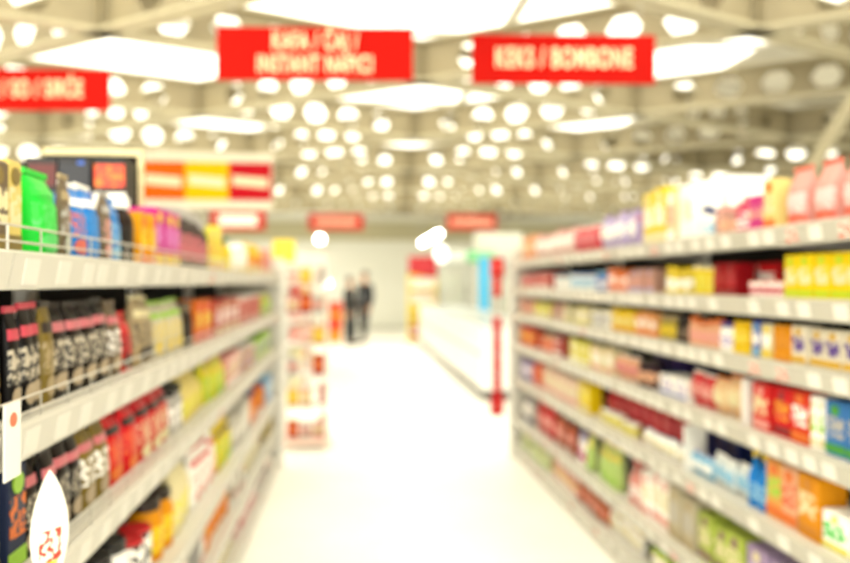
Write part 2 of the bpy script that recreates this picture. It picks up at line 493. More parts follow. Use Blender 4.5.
# colours
BLK, BRN, TAUPE, GOLD, TAN = '#0e0b0a', '#2a1c13', '#76664f', '#85702f', '#b5a078'
PNK, RED, DRED, ORG, AMB = '#dc7a82', '#e01f26', '#8e1420', '#f07a28', '#eb9a16'
YEL, LEM, CRM, WHT, GRY = '#f7d708', '#f3ea52', '#f2e6b4', '#f7f5ee', '#bcb8b0'
GRN, LIM, BLU, SKY, NAV = '#1fd43a', '#a6dc3c', '#1f86dd', '#93cdee', '#23306e'
LIL, PUR, MAG, PCH, SAL = '#c3b3df', '#5b3b96', '#d01b8e', '#f3b890', '#f3a79c'
fill_row(1, 0, [
    (-60, -3, 2, 'box', (TAUPE, CRM, GOLD), .17, 'grey brown carton with cream label'),
    (-1, 14, 1, 'box', ('#e8d079', CRM, GOLD), 157, 'cream yellow carton'),
    (13, 19, 1, 'pouch', (TAUPE, GRY, BRN), 162, 'grey brown pouch', .05),
    (30, 54, 1, 'pouch', (GRN, '#58e070', GRN), 169, 'bright green pouch with pale green print', -.012),
    (54, 62, 1, 'pouch', (TAUPE, GRY, TAN), 172, 'narrow taupe pouch'),
    (62, 79, 1, 'pouch', (BLU, '#e06a5a', WHT), 180, 'blue pouch with white top and red spot'),
    (80, 96, 1, 'pouch', (BLU, '#2f95e5', WHT), 183, 'plain blue pouch with white top'),
    (97, 105, 1, 'pouch', (TAUPE, SAL, GRY), 190, 'taupe pouch with salmon print'),
    (106, 118, 1, 'pouch', (BLU, SKY, BLU), 195, 'slim blue pouch'),
    (119, 133, 1, 'jar', (BRN, BLK, WHT), 196, 'dark brown jar with white lid'),
    (136, 149, 2, 'box', ('#f3a81f', YEL, ORG), 211, 'orange yellow carton'),
    (150, 175, 3, 'box', (MAG, '#e27fd0', YEL), 210, 'magenta carton with yellow band'),
    (176, 205, 4, 'jar', ('#4a3f3a', PNK, GRY), 208, 'dark jar with pink label'),
    (206, 220, 3, 'box', (LEM, ORG, SAL), 222, 'lemon yellow carton with orange print'),
    (221, 231, 2, 'jar', (YEL, LEM, '#2b7a55'), 236, 'yellow jar with green lid'),
    (232, 243, 2, 'box', (WHT, WHT, YEL), 243, 'white carton'),
    (244, 261, 4, 'bag', ('#f4c52c', ORG, CRM), 240, 'golden paper bag'),
    (262, 269, 4, 'box', (SAL, PNK, CRM), 248, 'salmon pink carton')])
fill_row(1, 1, [
    (-60, -3, 2, 'pouch', (BLK, GOLD, PNK), .21, 'spare black pouch with gold label'),
    (-2, 34, 3, 'pouch', (BLK, '#cfc4ae', '#d8485a'), .222, 'black pouch with pale lettering and red band'),
    (35, 47, 1, 'pouch', (GOLD, TAN, BRN), .215, 'dull gold pouch'),
    (48, 104, 4, 'pouch', ('#1a120d', '#cfc4ae', PNK), .222, 'dark brown pouch with pink band'),
    (105, 116, 1, 'pouch', (TAUPE, WHT, PNK), .2, 'taupe pouch with white label'),
    (117, 129, 1, 'pouch', (RED, BLK, RED), .17, 'red pouch with black label'),
    (131, 150, 2, 'pouch', (TAN, BRN, CRM), .21, 'tan pouch with brown label'),
    (151, 180, 3, 'pouch', ('#d9d2b8', YEL, LIM), .19, 'off white pouch with yellow green print'),
    (181, 192, 2, 'jar', (BRN, BLK, TAUPE), .18, 'brown jar'),
    (193, 210, 3, 'box', (ORG, YEL, RED), .19, 'orange carton with yellow label'),
    (211, 236, 5, 'box', ('#c9443a', WHT, CRM), .18, 'red carton with white label'),
    (237, 261, 6, 'can', (SAL, '#c0483c', WHT), .17, 'salmon tin with red print'),
    (262, 269, 3, 'pouch', (LIM, CRM, YEL), .17, 'lime green pouch')])
fill_row(1, 2, [
    (-60, -3, 2, 'pouch', (BLK, GOLD, PNK), .2, 'spare black pouch with gold label'),
    (-2, 18, 1, 'box', ('#28324e', ORG, LIM), .2, 'dark blue carton with orange and green picture'),
    (19, 76, 4, 'pouch', ('#150f0b', '#cfc4ae', PNK), .21, 'dark pouch with pale lettering and pink top'),
    (77, 104, 2, 'pouch', (GOLD, WHT, PNK), .205, 'olive gold pouch with pink top'),
    (105, 133, 2, 'pouch', (RED, ORG, BLK), .2, 'red pouch with orange label'),
    (134, 166, 3, 'pouch', ('#d3202a', CRM, BLK), .205, 'scarlet pouch with cream label'),
    (167, 180, 2, 'jar', (GRY, WHT, BLK), .17, 'grey jar with black lid'),
    (181, 203, 3, 'bottle', ('#f0dd84', LEM, CRM), .21, 'pale yellow bottle'),
    (204, 222, 3, 'pouch', ('#e6e23a', LIM, YEL), .2, 'lemon pouch with lime label'),
    (223, 238, 3, 'box', (SAL, CRM, WHT), .18, 'salmon carton with cream label'),
    (239, 254, 4, 'can', ('#e8b04c', LIL, WHT), .15, 'amber tin with lilac print'),
    (255, 269, 5, 'box', (LIM, LIL, CRM), .17, 'lime carton with lilac label')])
fill_row(1, 3, [
    (60, 128, 4, 'jar', (WHT, RED, BLK), .2, 'white jar with red label'),
    (129, 150, 2, 'can', (BLK, WHT, RED), .15, 'black tin with white and red print'),
    (151, 170, 2, 'jar', (AMB, YEL, BRN), .2, 'amber jar'),
    (171, 190, 3, 'bottle', (CRM, LEM, YEL), .28, 'cream bottle'),
    (191, 215, 4, 'pouch', (WHT, SAL, RED), .24, 'white pouch with salmon label'),
    (216, 230, 3, 'pouch', (YEL, LIM, BLK), .25, 'yellow pouch with lime label'),
    (231, 248, 4, 'box', ('#dcd8c8', WHT, GRY), .2, 'pale grey carton'),
    (249, 264, 4, 'jar', (ORG, AMB, NAV), .2, 'orange jar with navy lid'),
    (265, 269, 3, 'box', (SKY, WHT, LIL), .2, 'sky blue carton')])
fill_row(1, 4, [
    (120, 175, 4, 'jar', (BLK, WHT, RED), .16, 'black jar with white label'),
    (176, 200, 3, 'box', (GRY, WHT, SAL), .15, 'grey carton with white label'),
    (201, 226, 5, 'jar', (AMB, ORG, BRN), .16, 'amber jar with brown lid'),
    (227, 244, 4, 'box', ('#cfcbb9', WHT, SAL), .16, 'stone coloured carton'),
    (245, 260, 5, 'can', (GRY, CRM, WHT), .14, 'grey tin with cream label'),
    (261, 269, 4, 'box', (GOLD, YEL, CRM), .15, 'dull gold carton')])
fill_row(1, 5, [
    (150, 205, 4, 'box', (SAL, WHT, CRM), .12, 'low salmon carton'),
    (206, 232, 5, 'can', (YEL, CRM, ORG), .12, 'yellow tin'),
    (233, 252, 5, 'box', (PNK, WHT, SAL), .12, 'low pink carton'),
    (253, 264, 4, 'can', (BRN, SAL, BLK), .11, 'brown tin'),
    (265, 269, 4, 'box', (WHT, CRM, SAL), .11, 'low white carton')])

fill_row(-1, 0, [
    (784, 960, 5, 'bag', ('#efa79e', '#f6d9d6', '#e8644a'), 150, 'salmon pink folded paper bag'),
    (769, 782, 1, 'box', ('#f3dc8c', CRM, ORG), 178, 'cream carton with orange edge'),
    (753, 768, 2, 'box', (MAG, SAL, '#e04d8e'), 194, 'magenta carton'),
    (737, 752, 2, 'jar', ('#d8406a', WHT, PNK), 196, 'raspberry pink jar with white label'),
    (715, 736, 3, 'jar', ('#c99a8c', PCH, SAL), 203, 'dusty pink jar'),
    (700, 714, 2, 'jar', (WHT, SKY, NAV), 205, 'white jar with navy lid'),
    (700, 732, 1, 'box', (WHT, WHT, CRM), 172, 'large plain white carton', .16),
    (681, 698, 1, 'box', (WHT, CRM, WHT), 178, 'tall narrow white carton'),
    (671, 680, 1, 'box', (CRM, SAL, WHT), 184, 'cream carton with salmon label'),
    (646, 670, 2, 'box', (YEL, WHT, CRM), 185, 'vivid yellow carton with white label'),
    (637, 645, 2, 'pouch', ('#a58bc4', LIL, PNK), 203, 'violet pouch'),
    (600, 636, 4, 'pillow', (LIL, WHT, '#a891cf'), 212, 'lilac snack bag'),
    (576, 599, 3, 'pillow', ('#e04a52', PNK, WHT), 222, 'red snack bag'),
    (537, 575, 6, 'pillow', ('#f2c9bf', WHT, PNK), 229, 'white and pink snack bag'),
    (523, 536, 4, 'box', (PCH, CRM, ORG), 233, 'peach carton')])
fill_row(-1, 1, [
    (790, 960, 9, 'box', (YEL, CRM, '#c9dc20'), .158, 'yellow carton with cream figure and green foot'),
    (752, 789, 6, 'tub', (WHT, PNK, SAL), .06, 'small white and pink tub'),
    (744, 786, 1, 'box', (RED, WHT, SAL), .155, 'large red carton with white front', .15),
    (716, 741, 2, 'box', ('#a8121c', '#c72432', DRED), .15, 'deep red carton', .04),
    (694, 710, 2, 'tub', (YEL, LEM, CRM), .14, 'yellow tub with lemon label'),
    (656, 689, 4, 'jar', ('#ecd44a', WHT, YEL), .13, 'yellow jar with white label'),
    (630, 655, 3, 'box', ('#c79a88', SAL, LIL), .13, 'dusty rose carton'),
    (610, 629, 2, 'box', (ORG, WHT, SAL), .13, 'orange carton with white label'),
    (596, 609, 2, 'jar', ('#3f6fc4', WHT, SKY), .12, 'blue jar with white label'),
    (572, 595, 3, 'tub', (WHT, SKY, '#7f9fd8'), .12, 'white tub with sky blue label'),
    (554, 571, 3, 'can', ('#d5dadc', WHT, SKY), .11, 'pale silver tin'),
    (534, 553, 4, 'box', ('#c8423e', SAL, WHT), .13, 'brick red carton with salmon label'),
    (523, 533, 3, 'box', (PNK, SAL, CRM), .12, 'rose pink carton')])
fill_row(-1, 2, [
    (798, 960, 8, 'box', ('#efe6cf', PUR, '#e0b020'), .135, 'ivory carton with purple and yellow print'),
    (778, 797, 1, 'box', (AMB, '#d98a12', AMB), .133, 'amber carton'),
    (766, 777, 1, 'box', (CRM, WHT, YEL), .133, 'cream carton with white label'),
    (756, 765, 1, 'box', ('#4d5fc0', WHT, SKY), .13, 'royal blue carton'),
    (738, 755, 1, 'box', ('#f3c412', LEM, YEL), .133, 'golden yellow carton'),
    (722, 737, 2, 'jar', (WHT, LIL, PUR), .125, 'white jar with purple lid'),
    (691, 721, 4, 'jar', (PCH, SAL, ORG), .13, 'peach jar with orange lid'),
    (677, 690, 2, 'jar', (BRN, TAUPE, BLK), .12, 'dark brown jar'),
    (660, 676, 2, 'jar', ('#b8a44a', YEL, TAN), .12, 'olive yellow jar'),
    (637, 659, 3, 'box', ('#f2ad6a', WHT, ORG), .12, 'apricot carton with white label'),
    (615, 636, 3, 'box', (YEL, CRM, AMB), .125, 'yellow carton with amber band'),
    (591, 614, 3, 'tub', (WHT, GRY, CRM), .11, 'white tub with grey label'),
    (566, 590, 5, 'box', (CRM, WHT, LEM), .12, 'pale cream carton'),
    (552, 565, 3, 'jar', ('#e8d0b8', '#a83a30', SAL), .11, 'beige jar with red label'),
    (536, 551, 4, 'box', (LEM, CRM, WHT), .115, 'pale lemon carton'),
    (523, 535, 4, 'box', (SAL, PCH, CRM), .12, 'salmon carton')])
fill_row(-1, 3, [
    (831, 960, 5, 'box', ('#3f7fc4', GRY, '#4aa33a'), .175, 'blue carton with grey label and green band'),
    (816, 830, 2, 'box', (WHT, LIM, CRM), .175, 'white carton with green label'),
    (797, 815, 1, 'box', ('#e23a22', WHT, ORG), .175, 'red carton with orange band'),
    (778, 796, 1, 'box', (RED, AMB, DRED), .18, 'bright red carton with amber emblem'),
    (758, 777, 1, 'box', ('#df2a2a', CRM, SAL), .18, 'red carton with cream label'),
    (715, 744, 2, 'pillow', ('#efc493', CRM, ORG), .17, 'apricot snack bag'),
    (691, 714, 2, 'pillow', ('#dc3a40', SAL, WHT), .165, 'red snack bag with salmon label'),
    (661, 690, 2, 'box', (WHT, LIL, '#6677cc'), .1, 'low white carton with lilac label'),
    (655, 690, 2, 'box', ('#33255a', NAV, PUR), .165, 'dark purple carton', .14),
    (640, 654, 2, 'jar', ('#3a2430', PCH, BRN), .14, 'dark plum jar'),
    (616, 639, 3, 'pillow', (PCH, PNK, WHT), .15, 'peach snack bag with pink label'),
    (592, 615, 3, 'box', (CRM, WHT, SAL), .15, 'ivory carton with salmon band'),
    (570, 591, 4, 'box', (LEM, CRM, WHT), .15, 'lemon carton with white band'),
    (556, 569, 3, 'box', ('#b03030', SAL, WHT), .15, 'brick red carton'),
    (538, 555, 4, 'can', (SAL, ORG, CRM), .13, 'salmon tin with orange print'),
    (523, 537, 4, 'box', ('#e8604a', YEL, ORG), .15, 'coral carton with yellow label')])
fill_row(-1, 4, [
    (828, 960, 4, 'box', (WHT, GRN, LEM), .12, 'low white carton with green label'),
    (803, 827, 1, 'box', (AMB, CRM, '#d98a12'), .2, 'tall amber carton'),
    (787, 802, 1, 'box', (PCH, '#e8623a', ORG), .2, 'tall peach carton with red print'),
    (770, 786, 1, 'box', ('#f0a85a', LIM, ORG), .2, 'orange carton with lime label'),
    (750, 769, 2, 'bottle', (BLU, SKY, YEL), .2, 'blue bottle with yellow cap'),
    (715, 749, 3, 'pillow', ('#e4eef0', SKY, WHT), .13, 'white snack bag with sky blue label'),
    (692, 714, 2, 'pillow', (SKY, WHT, LIL), .11, 'sky blue snack bag'),
    (692, 745, 4, 'box', (NAV, '#2c2448', BLK), .2, 'navy carton', .18),
    (638, 688, 6, 'pillow', (WHT, CRM, SKY), .1, 'plain white snack bag'),
    (608, 690, 8, 'pillow', ('#cc2230', '#e04a56', DRED), .205, 'crimson snack bag', .11),
    (602, 634, 4, 'tub', (CRM, LEM, WHT), .08, 'small cream tub'),
    (580, 597, 3, 'box', (YEL, LEM, CRM), .19, 'yellow carton with lemon label'),
    (545, 579, 7, 'box', ('#f5ddc4', CRM, SAL), .19, 'pale peach carton'),
    (534, 544, 3, 'box', ('#e05a30', ORG, SAL), .19, 'burnt orange carton'),
    (523, 533, 4, 'box', (LIL, WHT, NAV), .18, 'lilac carton')])
fill_row(-1, 5, [
    (800, 960, 4, 'box', (YEL, LIM, CRM), .2, 'big yellow carton'),
    (750, 799, 2, 'box', ('#b09ac0', LIL, CRM), .2, 'mauve carton'),
    (700, 749, 3, 'box', ('#b9cc55', CRM, '#8a5a6a'), .2, 'pale green carton with plum band'),
    (672, 699, 2, 'box', ('#c9bfa0', GRY, TAN), .26, 'beige carton'),
    (645, 671, 3, 'box', (WHT, CRM, SAL), .26, 'white carton with salmon band'),
    (628, 644, 2, 'bottle', (SAL, WHT, RED), .25, 'salmon bottle with red cap'),
    (588, 627, 6, 'pouch', ('#c8e088', LIM, YEL), .28, 'pale lime pouch'),
    (575, 587, 3, 'jar', (WHT, MAG, LIL), .2, 'white jar with magenta label'),
    (556, 574, 4, 'pillow', ('#c8603c', SAL, BRN), .24, 'rust coloured snack bag'),
    (540, 555, 4, 'pillow', ('#d42c30', SAL, RED), .26, 'bright red snack bag'),
    (523, 539, 5, 'box', (GRY, WHT, NAV), .24, 'light grey carton')])
fill_row(-1, 6, [
    (760, 900, 5, 'box', ('#f2c60c', LEM, YEL), .14, 'low golden carton'),
    (700, 759, 5, 'box', (CRM, YEL, WHT), .13, 'low cream carton'),
    (650, 699, 6, 'tub', (LEM, WHT, LIM), .12, 'lemon tub'),
    (610, 649, 7, 'pillow', (WHT, CRM, YEL), .12, 'cream and white snack bag'),
    (580, 609, 6, 'box', ('#d8703c', SAL, BRN), .12, 'low rust carton'),
    (555, 579, 6, 'box', (SAL, LEM, WHT), .12, 'low salmon carton'),
    (523, 554, 9, 'box', ('#dfe6a0', WHT, LIM), .11, 'low pale lime carton')])

# dark gift cartons standing before a shelf divider on the top coffee shelf
t = thing('shelf_divider', 'dark shelf divider with cream trim on top coffee shelf', 'divider', (-.90, 2.42, LZ[0] - .003))
obj('panel', MB().box(-.10, .20, 0, .012, 0, .37), backp_m, t)
obj('trim', MB().box(-.10, .21, -.008, .02, .37, .39), mat('#e6d9a8', .5), t)
obj('trim', MB().box(.20, .212, -.008, .02, 0, .37), mat('#e6d9a8', .5), t)
for k, (x, cols, look) in enumerate([(-.752, (BLK, '#e2452a', WHT), 'black gift carton with orange red label before dark shelf divider'),
                                     (-.858, ('#151318', '#22242c', '#2a5fc4'), 'black gift carton with blue band before dark shelf divider'),
                                     (-.958, (BLK, '#5a1c18', '#26506e'), 'black gift carton with dark red label before dark shelf divider')]):
    t = thing('carton', look, 'carton', (x, 2.345, LZ[0] - .003), 0, 'dark gift cartons before the divider')
    ms = hard_meshes('box', .098, .34, .1)
    for n, mb, sm in ms:
        if n == 'label': mb = MB().box(-.045, .045, -.0515, -.05, .25, .32)
        if n == 'emblem': mb = MB().box(-.05, .05, -.0515, -.05, .215, .232)
        if n == 'band': mb = MB().box(.01, .03, -.0512, -.05, .02, .33) if k == 1 else MB().box(-.05, .05, -.0512, -.05, .05, .08)
        m = mat(cols[0], .4) if n in ('body', 'flap') else mat(cols[1], .4, kind='print', color2=ORG if k == 0 else cols[1], scale=40) if n == 'label' else mat(cols[2], .4)
        obj(n, mb, m, t)

for nm, px, zi, dh in (('red cartons and the apricot bags', 750, 3, .17), ('sky blue and plain white bags', 690.5, 4, .2)):
    yy = y_on(px, RX + .05)
    t = thing('shelf_divider', 'white upright shelf divider between the %s' % nm, 'divider', (RX + .02, yy, RZ[zi] - .003))
    obj('panel', MB().cbox(0, .1, -.006, .006, 0, dh, .002), post_m, t); obj('foot', MB().box(0, .12, -.012, .012, 0, .004), post_m, t)
# price flag and wobbler clipped to the coffee shelves
yt = y_on(12, LX + .02)
t = thing('price_flag', 'white price flag with red mark on second coffee shelf rail', 'price flag', (LX + .018, yt, LZ[1]), PI / 2)
obj('card', MB().cbox(-.028, .028, -.004, 0, -.075, .05, .001), tag_m, t)
obj('mark', MB().lathe([(.012, 0), (.012, .001)], 14), mat('#ea6a4a', .5), t, (0, -.004, .022), (PI / 2, 0, 0))
obj('clip', MB().box(-.01, .01, 0, .0015, -.01, .01), wire_m, t)
yt = y_on(50, LX + .05)
t = thing('shelf_wobbler', 'white pointed oval shelf wobbler with red and yellow print', 'shelf wobbler', (LX + .05, yt, LZ[2] + .02), PI / 2 - .5)
def lens(w, z0, z1, y, n=14, th=.0015):
    vs = []; zs = [z0 + (z1 - z0) * i / n for i in range(n + 1)]
    pts = [(w * math.sin(PI * i / n) ** .8, zs[i]) for i in range(n + 1)] + [(-w * math.sin(PI * i / n) ** .8, zs[i]) for i in range(n - 1, 0, -1)]
    m = len(pts)
    vs = [(x, y, z) for x, z in pts] + [(x, y + th, z) for x, z in pts]
    return MB().add(vs, [tuple(range(m)), tuple(range(2 * m - 1, m - 1, -1))] + [(i, m + i, m + (i + 1) % m, (i + 1) % m) for i in range(m)])
obj('card', lens(.038, .04, .26, 0), mat('#fbf8ec', .35), t, (0, 0, -.07))
obj('print', MB().box(-.022, .022, -.0012, 0, .03, .085), mat('#f6f1e0', .35, kind='print', color2='#d2402e', scale=70), t)
obj('strip', MB().box(-.014, .014, -.0014, 0, -.02, .03), mat('#f2cf4a', .35, kind='print', color2='#fbf3d8', scale=60), t)
obj('arm', MB().box(-.006, .006, .0015, .003, -.06, .02), wire_m, t)

# ------------------------------------------------------------------ hanging signs
def text_mesh(s, size, sx=.56, bold=.018):
    cu = bpy.data.curves.new('text', 'FONT'); cu.body = s; cu.size = size; cu.align_x = 'CENTER'; cu.align_y = 'CENTER'
    cu.extrude = .003; cu.offset = bold * size; cu.space_line = .95; cu.space_character = 1.15
    o = bpy.data.objects.new('text', cu); COL.objects.link(o)
    bpy.context.view_layer.update()
    me = bpy.data.meshes.new_from_object(o.evaluated_get(bpy.context.evaluated_depsgraph_get()))
    bpy.data.objects.remove(o)
    for v in me.vertices: v.co.x *= sx
    me.name = 'lettering'; me.materials.clear()
    return me
red_m = mat('#b51208', .7, kind='mottle', color2='#ae1007', scale=2, spec=.08)
ivory_m = mat('#f5e7b8', .5)
SIGN = []
def hanging_sign(px, py, D, w, h, text, label, size, top_z=BZ0, group=None, lw=None, dx=0, rz=0, face=red_m):
    p = at_depth(px, py, D)
    t = thing('hanging_sign', label, 'sign', p, rz, group)
    obj('panel', MB().cbox(-w / 2, w / 2, 0, .02, -h / 2, h / 2, .003), face, t)
    if text:
        obj('lettering', text_mesh(text, size), ivory_m, t, (dx, -.003, 0), (PI / 2, 0, 0))
    SIGN.append(t)
    wl = CEIL - .002 - p.z
    for s in (-1, 1): obj('wire', MB().tube((s * w * .42, .01, h / 2), (s * w * .42, .01, wl), .0025, 6), wire_m, t)
    return t
hanging_sign(564, 59, 4.56, 1.2, .32, 'KEKS / BOMBONE', 'red hanging sign reading KEKS / BOMBONE', .18, rz=-.09)
hanging_sign(315, 53.5, 4.28, 1.2, .325, 'KAFA / \u010cAJ /\nINSTANT NAPICI', 'red hanging sign reading KAFA / \u010cAJ / INSTANT NAPICI', .148, dx=.0, rz=-.09)
hanging_sign(32, 89.5, 5.45, 1.2, .325, 'ULJE / SO / SIR\u0106E', 'red hanging sign reading SO / SIR\u0106E', .185, dx=-.055, rz=-.09)
hanging_sign(336, 222, 14.0, 1.1, .32, '', 'small red hanging sign far down the aisle before the white wall', .2)
obj('strip', MB().box(-.42, .42, -.002, 0, -.05, .05), mat('#f0b89a', .4), SIGN[-1])  # stands for lettering and also pales the sign as haze would
hanging_sign(472, 222, 14.0, 1.0, .32, '', 'small red hanging sign far off above the chest freezers', .2)
obj('strip', MB().box(-.42, .42, -.002, 0, -.05, .05), mat('#f0b89a', .4), SIGN[-1])  # lettering strip, its pale colour also carries the distant haze
s = hanging_sign(238, 220, 11.0, .85, .32, '', 'red hanging sign with pale strip behind the three colour board', .2)
obj('strip', MB().box(-.30, .30, -.002, 0, -.09, .09), mat('#fdf3e2', .4), s)
# three-colour board
p = at_depth(207, 181, 6.6)
t = thing('promotion_board', 'hanging board of orange, yellow and red fields with white strips', 'sign', p)
obj('backing', MB().cbox(-.61, .61, .0, .02, -.27, .27, .003), mat('#cfc8b4', .6, spec=.1), t)
for x, c_ in ((-.4, '#d2560a'), (0, '#d9a504'), (.4, '#a8101c')):
    f = obj('field', MB().box(-.199, .199, -.004, 0, -.18, .18), mat(c_, .7, spec=.08), t, (x, 0, 0))
    obj('strip', MB().add([(-.165, -.006, -.035), (.165, -.006, -.06), (.165, -.006, .03), (-.165, -.006, .055), (-.165, -.004, -.035), (.165, -.004, -.06), (.165, -.004, .03), (-.165, -.004, .055)],
                          [(0, 1, 2, 3), (0, 4, 5, 1), (1, 5, 6, 2), (2, 6, 7, 3), (3, 7, 4, 0)]), mat('#d8c9a8', .6, spec=.1), f)
for s_ in (-1, 1): obj('wire', MB().tube((s_ * .5, .01, .27), (s_ * .5, .01, CEIL - .002 - p.z), .0025, 6), wire_m, t)

# ------------------------------------------------------------------ beyond the gondola ends
# yellow flag on the coffee end panel
t = thing('price_flag', 'yellow rounded flag on a post above the coffee end panel', 'price flag', (-.535, 5.79, 1.65))
obj('post', MB().tube((0, 0, .05), (0, 0, .07), .008, 8), wire_m, t)
obj('card', MB().cbox(-.09, .09, -.006, .006, .02, .20, .02), mat('#f8dc3a', .4), t)

# slim floor rack with packs
RKX, RKY = -.40, 6.55
t = thing('display_rack', 'slim white wire display rack of snacks past the coffee shelving', 'display rack', (RKX, RKY, 0))
for sx in (-.19, .19):
    for sy in (-.16, .16): obj('post', MB().tube((sx, sy, 0), (sx, sy, 1.7), .011, 8), post_m, t)
obj('base', MB().cbox(-.22, .22, -.19, .19, .04, .09), mat('#efd3c4', .5), t)
RKZ = [.09, .38, .66, .94, 1.22, 1.48]
for z in RKZ[1:]: obj('tray', MB().cbox(-.19, .19, -.17, .17, z - .015, z, .003), post_m, t)
obj('header', MB().cbox(-.19, .19, .172, .187, 1.5, 1.78, .004), mat('#f3e4d8', .5), t)
RC = [('#b8261e', ORG, YEL), ('#f4c064', YEL, CRM), (GRY, SAL, WHT), ('#f0bd8e', CRM, RED), ('#d07a74', CRM, WHT), ('#f4dccf', SAL, ORG)]
RL = ['dark red snack bag', 'soft amber snack bag', 'grey snack bag', 'apricot snack bag', 'dusty red snack bag', 'pale salmon snack bag']
RS = ['base', 'first tray', 'second tray', 'third tray', 'fourth tray', 'top tray']
for i, z in enumerate(RKZ):
    for k in range(3):
        if (i + k) % 4 == 3: continue
        product('pillow', .105, random.uniform(.15, .2), .06, RC[(i + 2 * k) % 6], '%s on the %s of the slim display rack' % (RL[(i + 2 * k) % 6], RS[i]), 'snack bags on the %s of the slim rack' % RS[i], (RKX - .115 + .115 * k, RKY - .11, z + .001), random.uniform(-.08, .08))
    for k in range(2):
        product('box', .1, .17, .05, RC[(i + 3) % 6], '%s carton on the %s of the slim display rack' % (RL[(i + 3) % 6].split(' snack')[0], RS[i]), 'cartons on the %s of the slim rack' % RS[i], (RKX + .14, RKY - .01 + .115 * k, z + .001), PI / 2)

# farther gondola past the cross aisle on the coffee side
FZ = [1.6, 1.3, 1.0, .7, .4, .125]
FY = [9.4, 10.6, 11.8, 13.0]
for i in range(3):
    gondola_bay(-.62, 1, FY[i], FY[i + 1], FZ, 1.7, '%s bay of the far shelving past the display rack' % ORD[i], 'far shelving bays')
FC = [('#c63a30', SAL, WHT, 'brick red'), (SAL, CRM, ORG, 'salmon'), (CRM, YEL, WHT, 'cream'), (ORG, YEL, RED, 'orange'), (LIL, WHT, PNK, 'lilac')]
for i, z in enumerate(FZ):
    y = 9.48; k = i
    while y < 12.7:
        c_ = FC[(k // 2) % 5]
        w = .26
        product('box', w, .2 if i else .26, .14, c_[:3], '%s carton on the far shelving, %s board from the top' % (c_[3], ['first', 'second', 'third', 'fourth', 'fifth', 'sixth'][i]),
                '%s cartons on board %s of the far shelving' % (c_[3], ['one', 'two', 'three', 'four', 'five', 'six'][i]), (-.62 - .035 - .07, y + w / 2, z - .003), PI / 2, 0, 'far_carton')
        y += w * 1.05; k += 1
# orange display bin near the people
p = at_depth(334, 340, 17.6); 
t = thing('display_bin', 'small orange and red display bin standing near the two people', 'display bin', (p.x, p.y, 0))
obj('bin', MB().add([(-.18, -.16, 0), (.18, -.16, 0), (.18, .16, 0), (-.18, .16, 0), (-.24, -.2, .72), (.24, -.2, .72), (.24, .2, .72), (-.24, .2, .72), (-.2, -.17, .66), (.2, -.17, .66), (.2, .17, .66), (-.2, .17, .66)],
    [(0, 3, 2, 1), (0, 1, 5, 4), (1, 2, 6, 5), (2, 3, 7, 6), (3, 0, 4, 7), (4, 5, 9, 8), (5, 6, 10, 9), (6, 7, 11, 10), (7, 4, 8, 11), (8, 9, 10, 11)]), mat('#f09a2a', .5), t)
obj('panel', MB().box(-.17, .17, -.215, -.19, .3, .6), mat('#e2381e', .5), t)
obj('header', MB().box(-.2, .2, .19, .2, .72, 1.0), mat('#e8502a', .5), t)

# hanging red packs on a strip at the confectionery end panel
SX, SY = 1.275, 6.02
t = thing('clip_strip', 'white clip strip hanging at the confectionery end panel', 'clip strip', (SX, SY, 0))
obj('strip', MB().box(-.012, .012, 0, .004, .32, 1.72), tag_m, t)
obj('hook', MB().tube((0, .002, 1.715), (.094, -.064, 1.745), .004, 6), wire_m, t)
for k in (0, 1, 3, 4, 5, 6, 7):
    product('pillow', .12 if k in (0, 7) else .075, .165, .04, ('#e3141c', '#f0504a', RED), 'red snack bag hanging on the white clip strip', 'red bags on the clip strip', (SX, SY - .0225, 1.55 - k * .172), 0)

# chest freezers
frz_m = mat('#f6f6f0', .35)
for k in range(4):
    y0 = 8.75 + 2.05 * k
    t = thing('chest_freezer', '%s white chest freezer with glass lids counted from the shelving' % ORD[k], 'freezer', (1.66, y0, 0), 0, 'chest freezers in a row')
    Lf = 2.03; Wf = .95
    obj('kick_plate', MB().box(.05, Wf - .05, .03, Lf - .03, 0, .12), mat('#3d3d3a', .6), t)
    b = MB().box(0, Wf, 0, .06, .12, .92).box(0, Wf, Lf - .06, Lf, .12, .92).box(0, .06, .06, Lf - .06, .12, .92).box(Wf - .06, Wf, .06, Lf - .06, .12, .92).box(.06, Wf - .06, .06, Lf - .06, .12, .5)
    obj('cabinet', b, frz_m, t)
    obj('bumper', MB().cbox(-.015, .0, 0, Lf, .55, .6, .003), mat('#c9ccc8', .5), t)
    for s in range(2):
        lid = obj('lid', MB().box(.03, Wf - .03, .03 + s * (Lf / 2 - .02), Lf / 2 - .01 + s * (Lf / 2 - .02), .925, .935), glass('#dfece6', .35), t)
        y_a, y_b = .03 + s * (Lf / 2 - .02), Lf / 2 - .01 + s * (Lf / 2 - .02)
        obj('lid_frame', MB().box(.02, .05, y_a, y_b, .92, .945).box(Wf - .05, Wf - .02, y_a, y_b, .92, .945).box(.05, Wf - .05, y_a, y_a + .03, .92, .945).box(.05, Wf - .05, y_b - .03, y_b, .92, .945), mat('#e6e8e4', .4), lid)
    for i in range(6):
        for j in range(3):
            c_ = random.choice([(('#6f9a80', WHT, GRN), 'green frozen food carton'), ((SKY, WHT, BLU), 'sky blue frozen food carton'), ((WHT, GRY, SKY), 'white frozen food carton')])
            product('box', .2, .2, .22, c_[0], '%s inside the %s chest freezer' % (c_[1], ORD[k]), '%ss in the %s freezer' % (c_[1], ORD[k]), (1.66 + .2 + .27 * j, y0 + .21 + .3 * i, .501), 0, 0, 'frozen_food_carton')
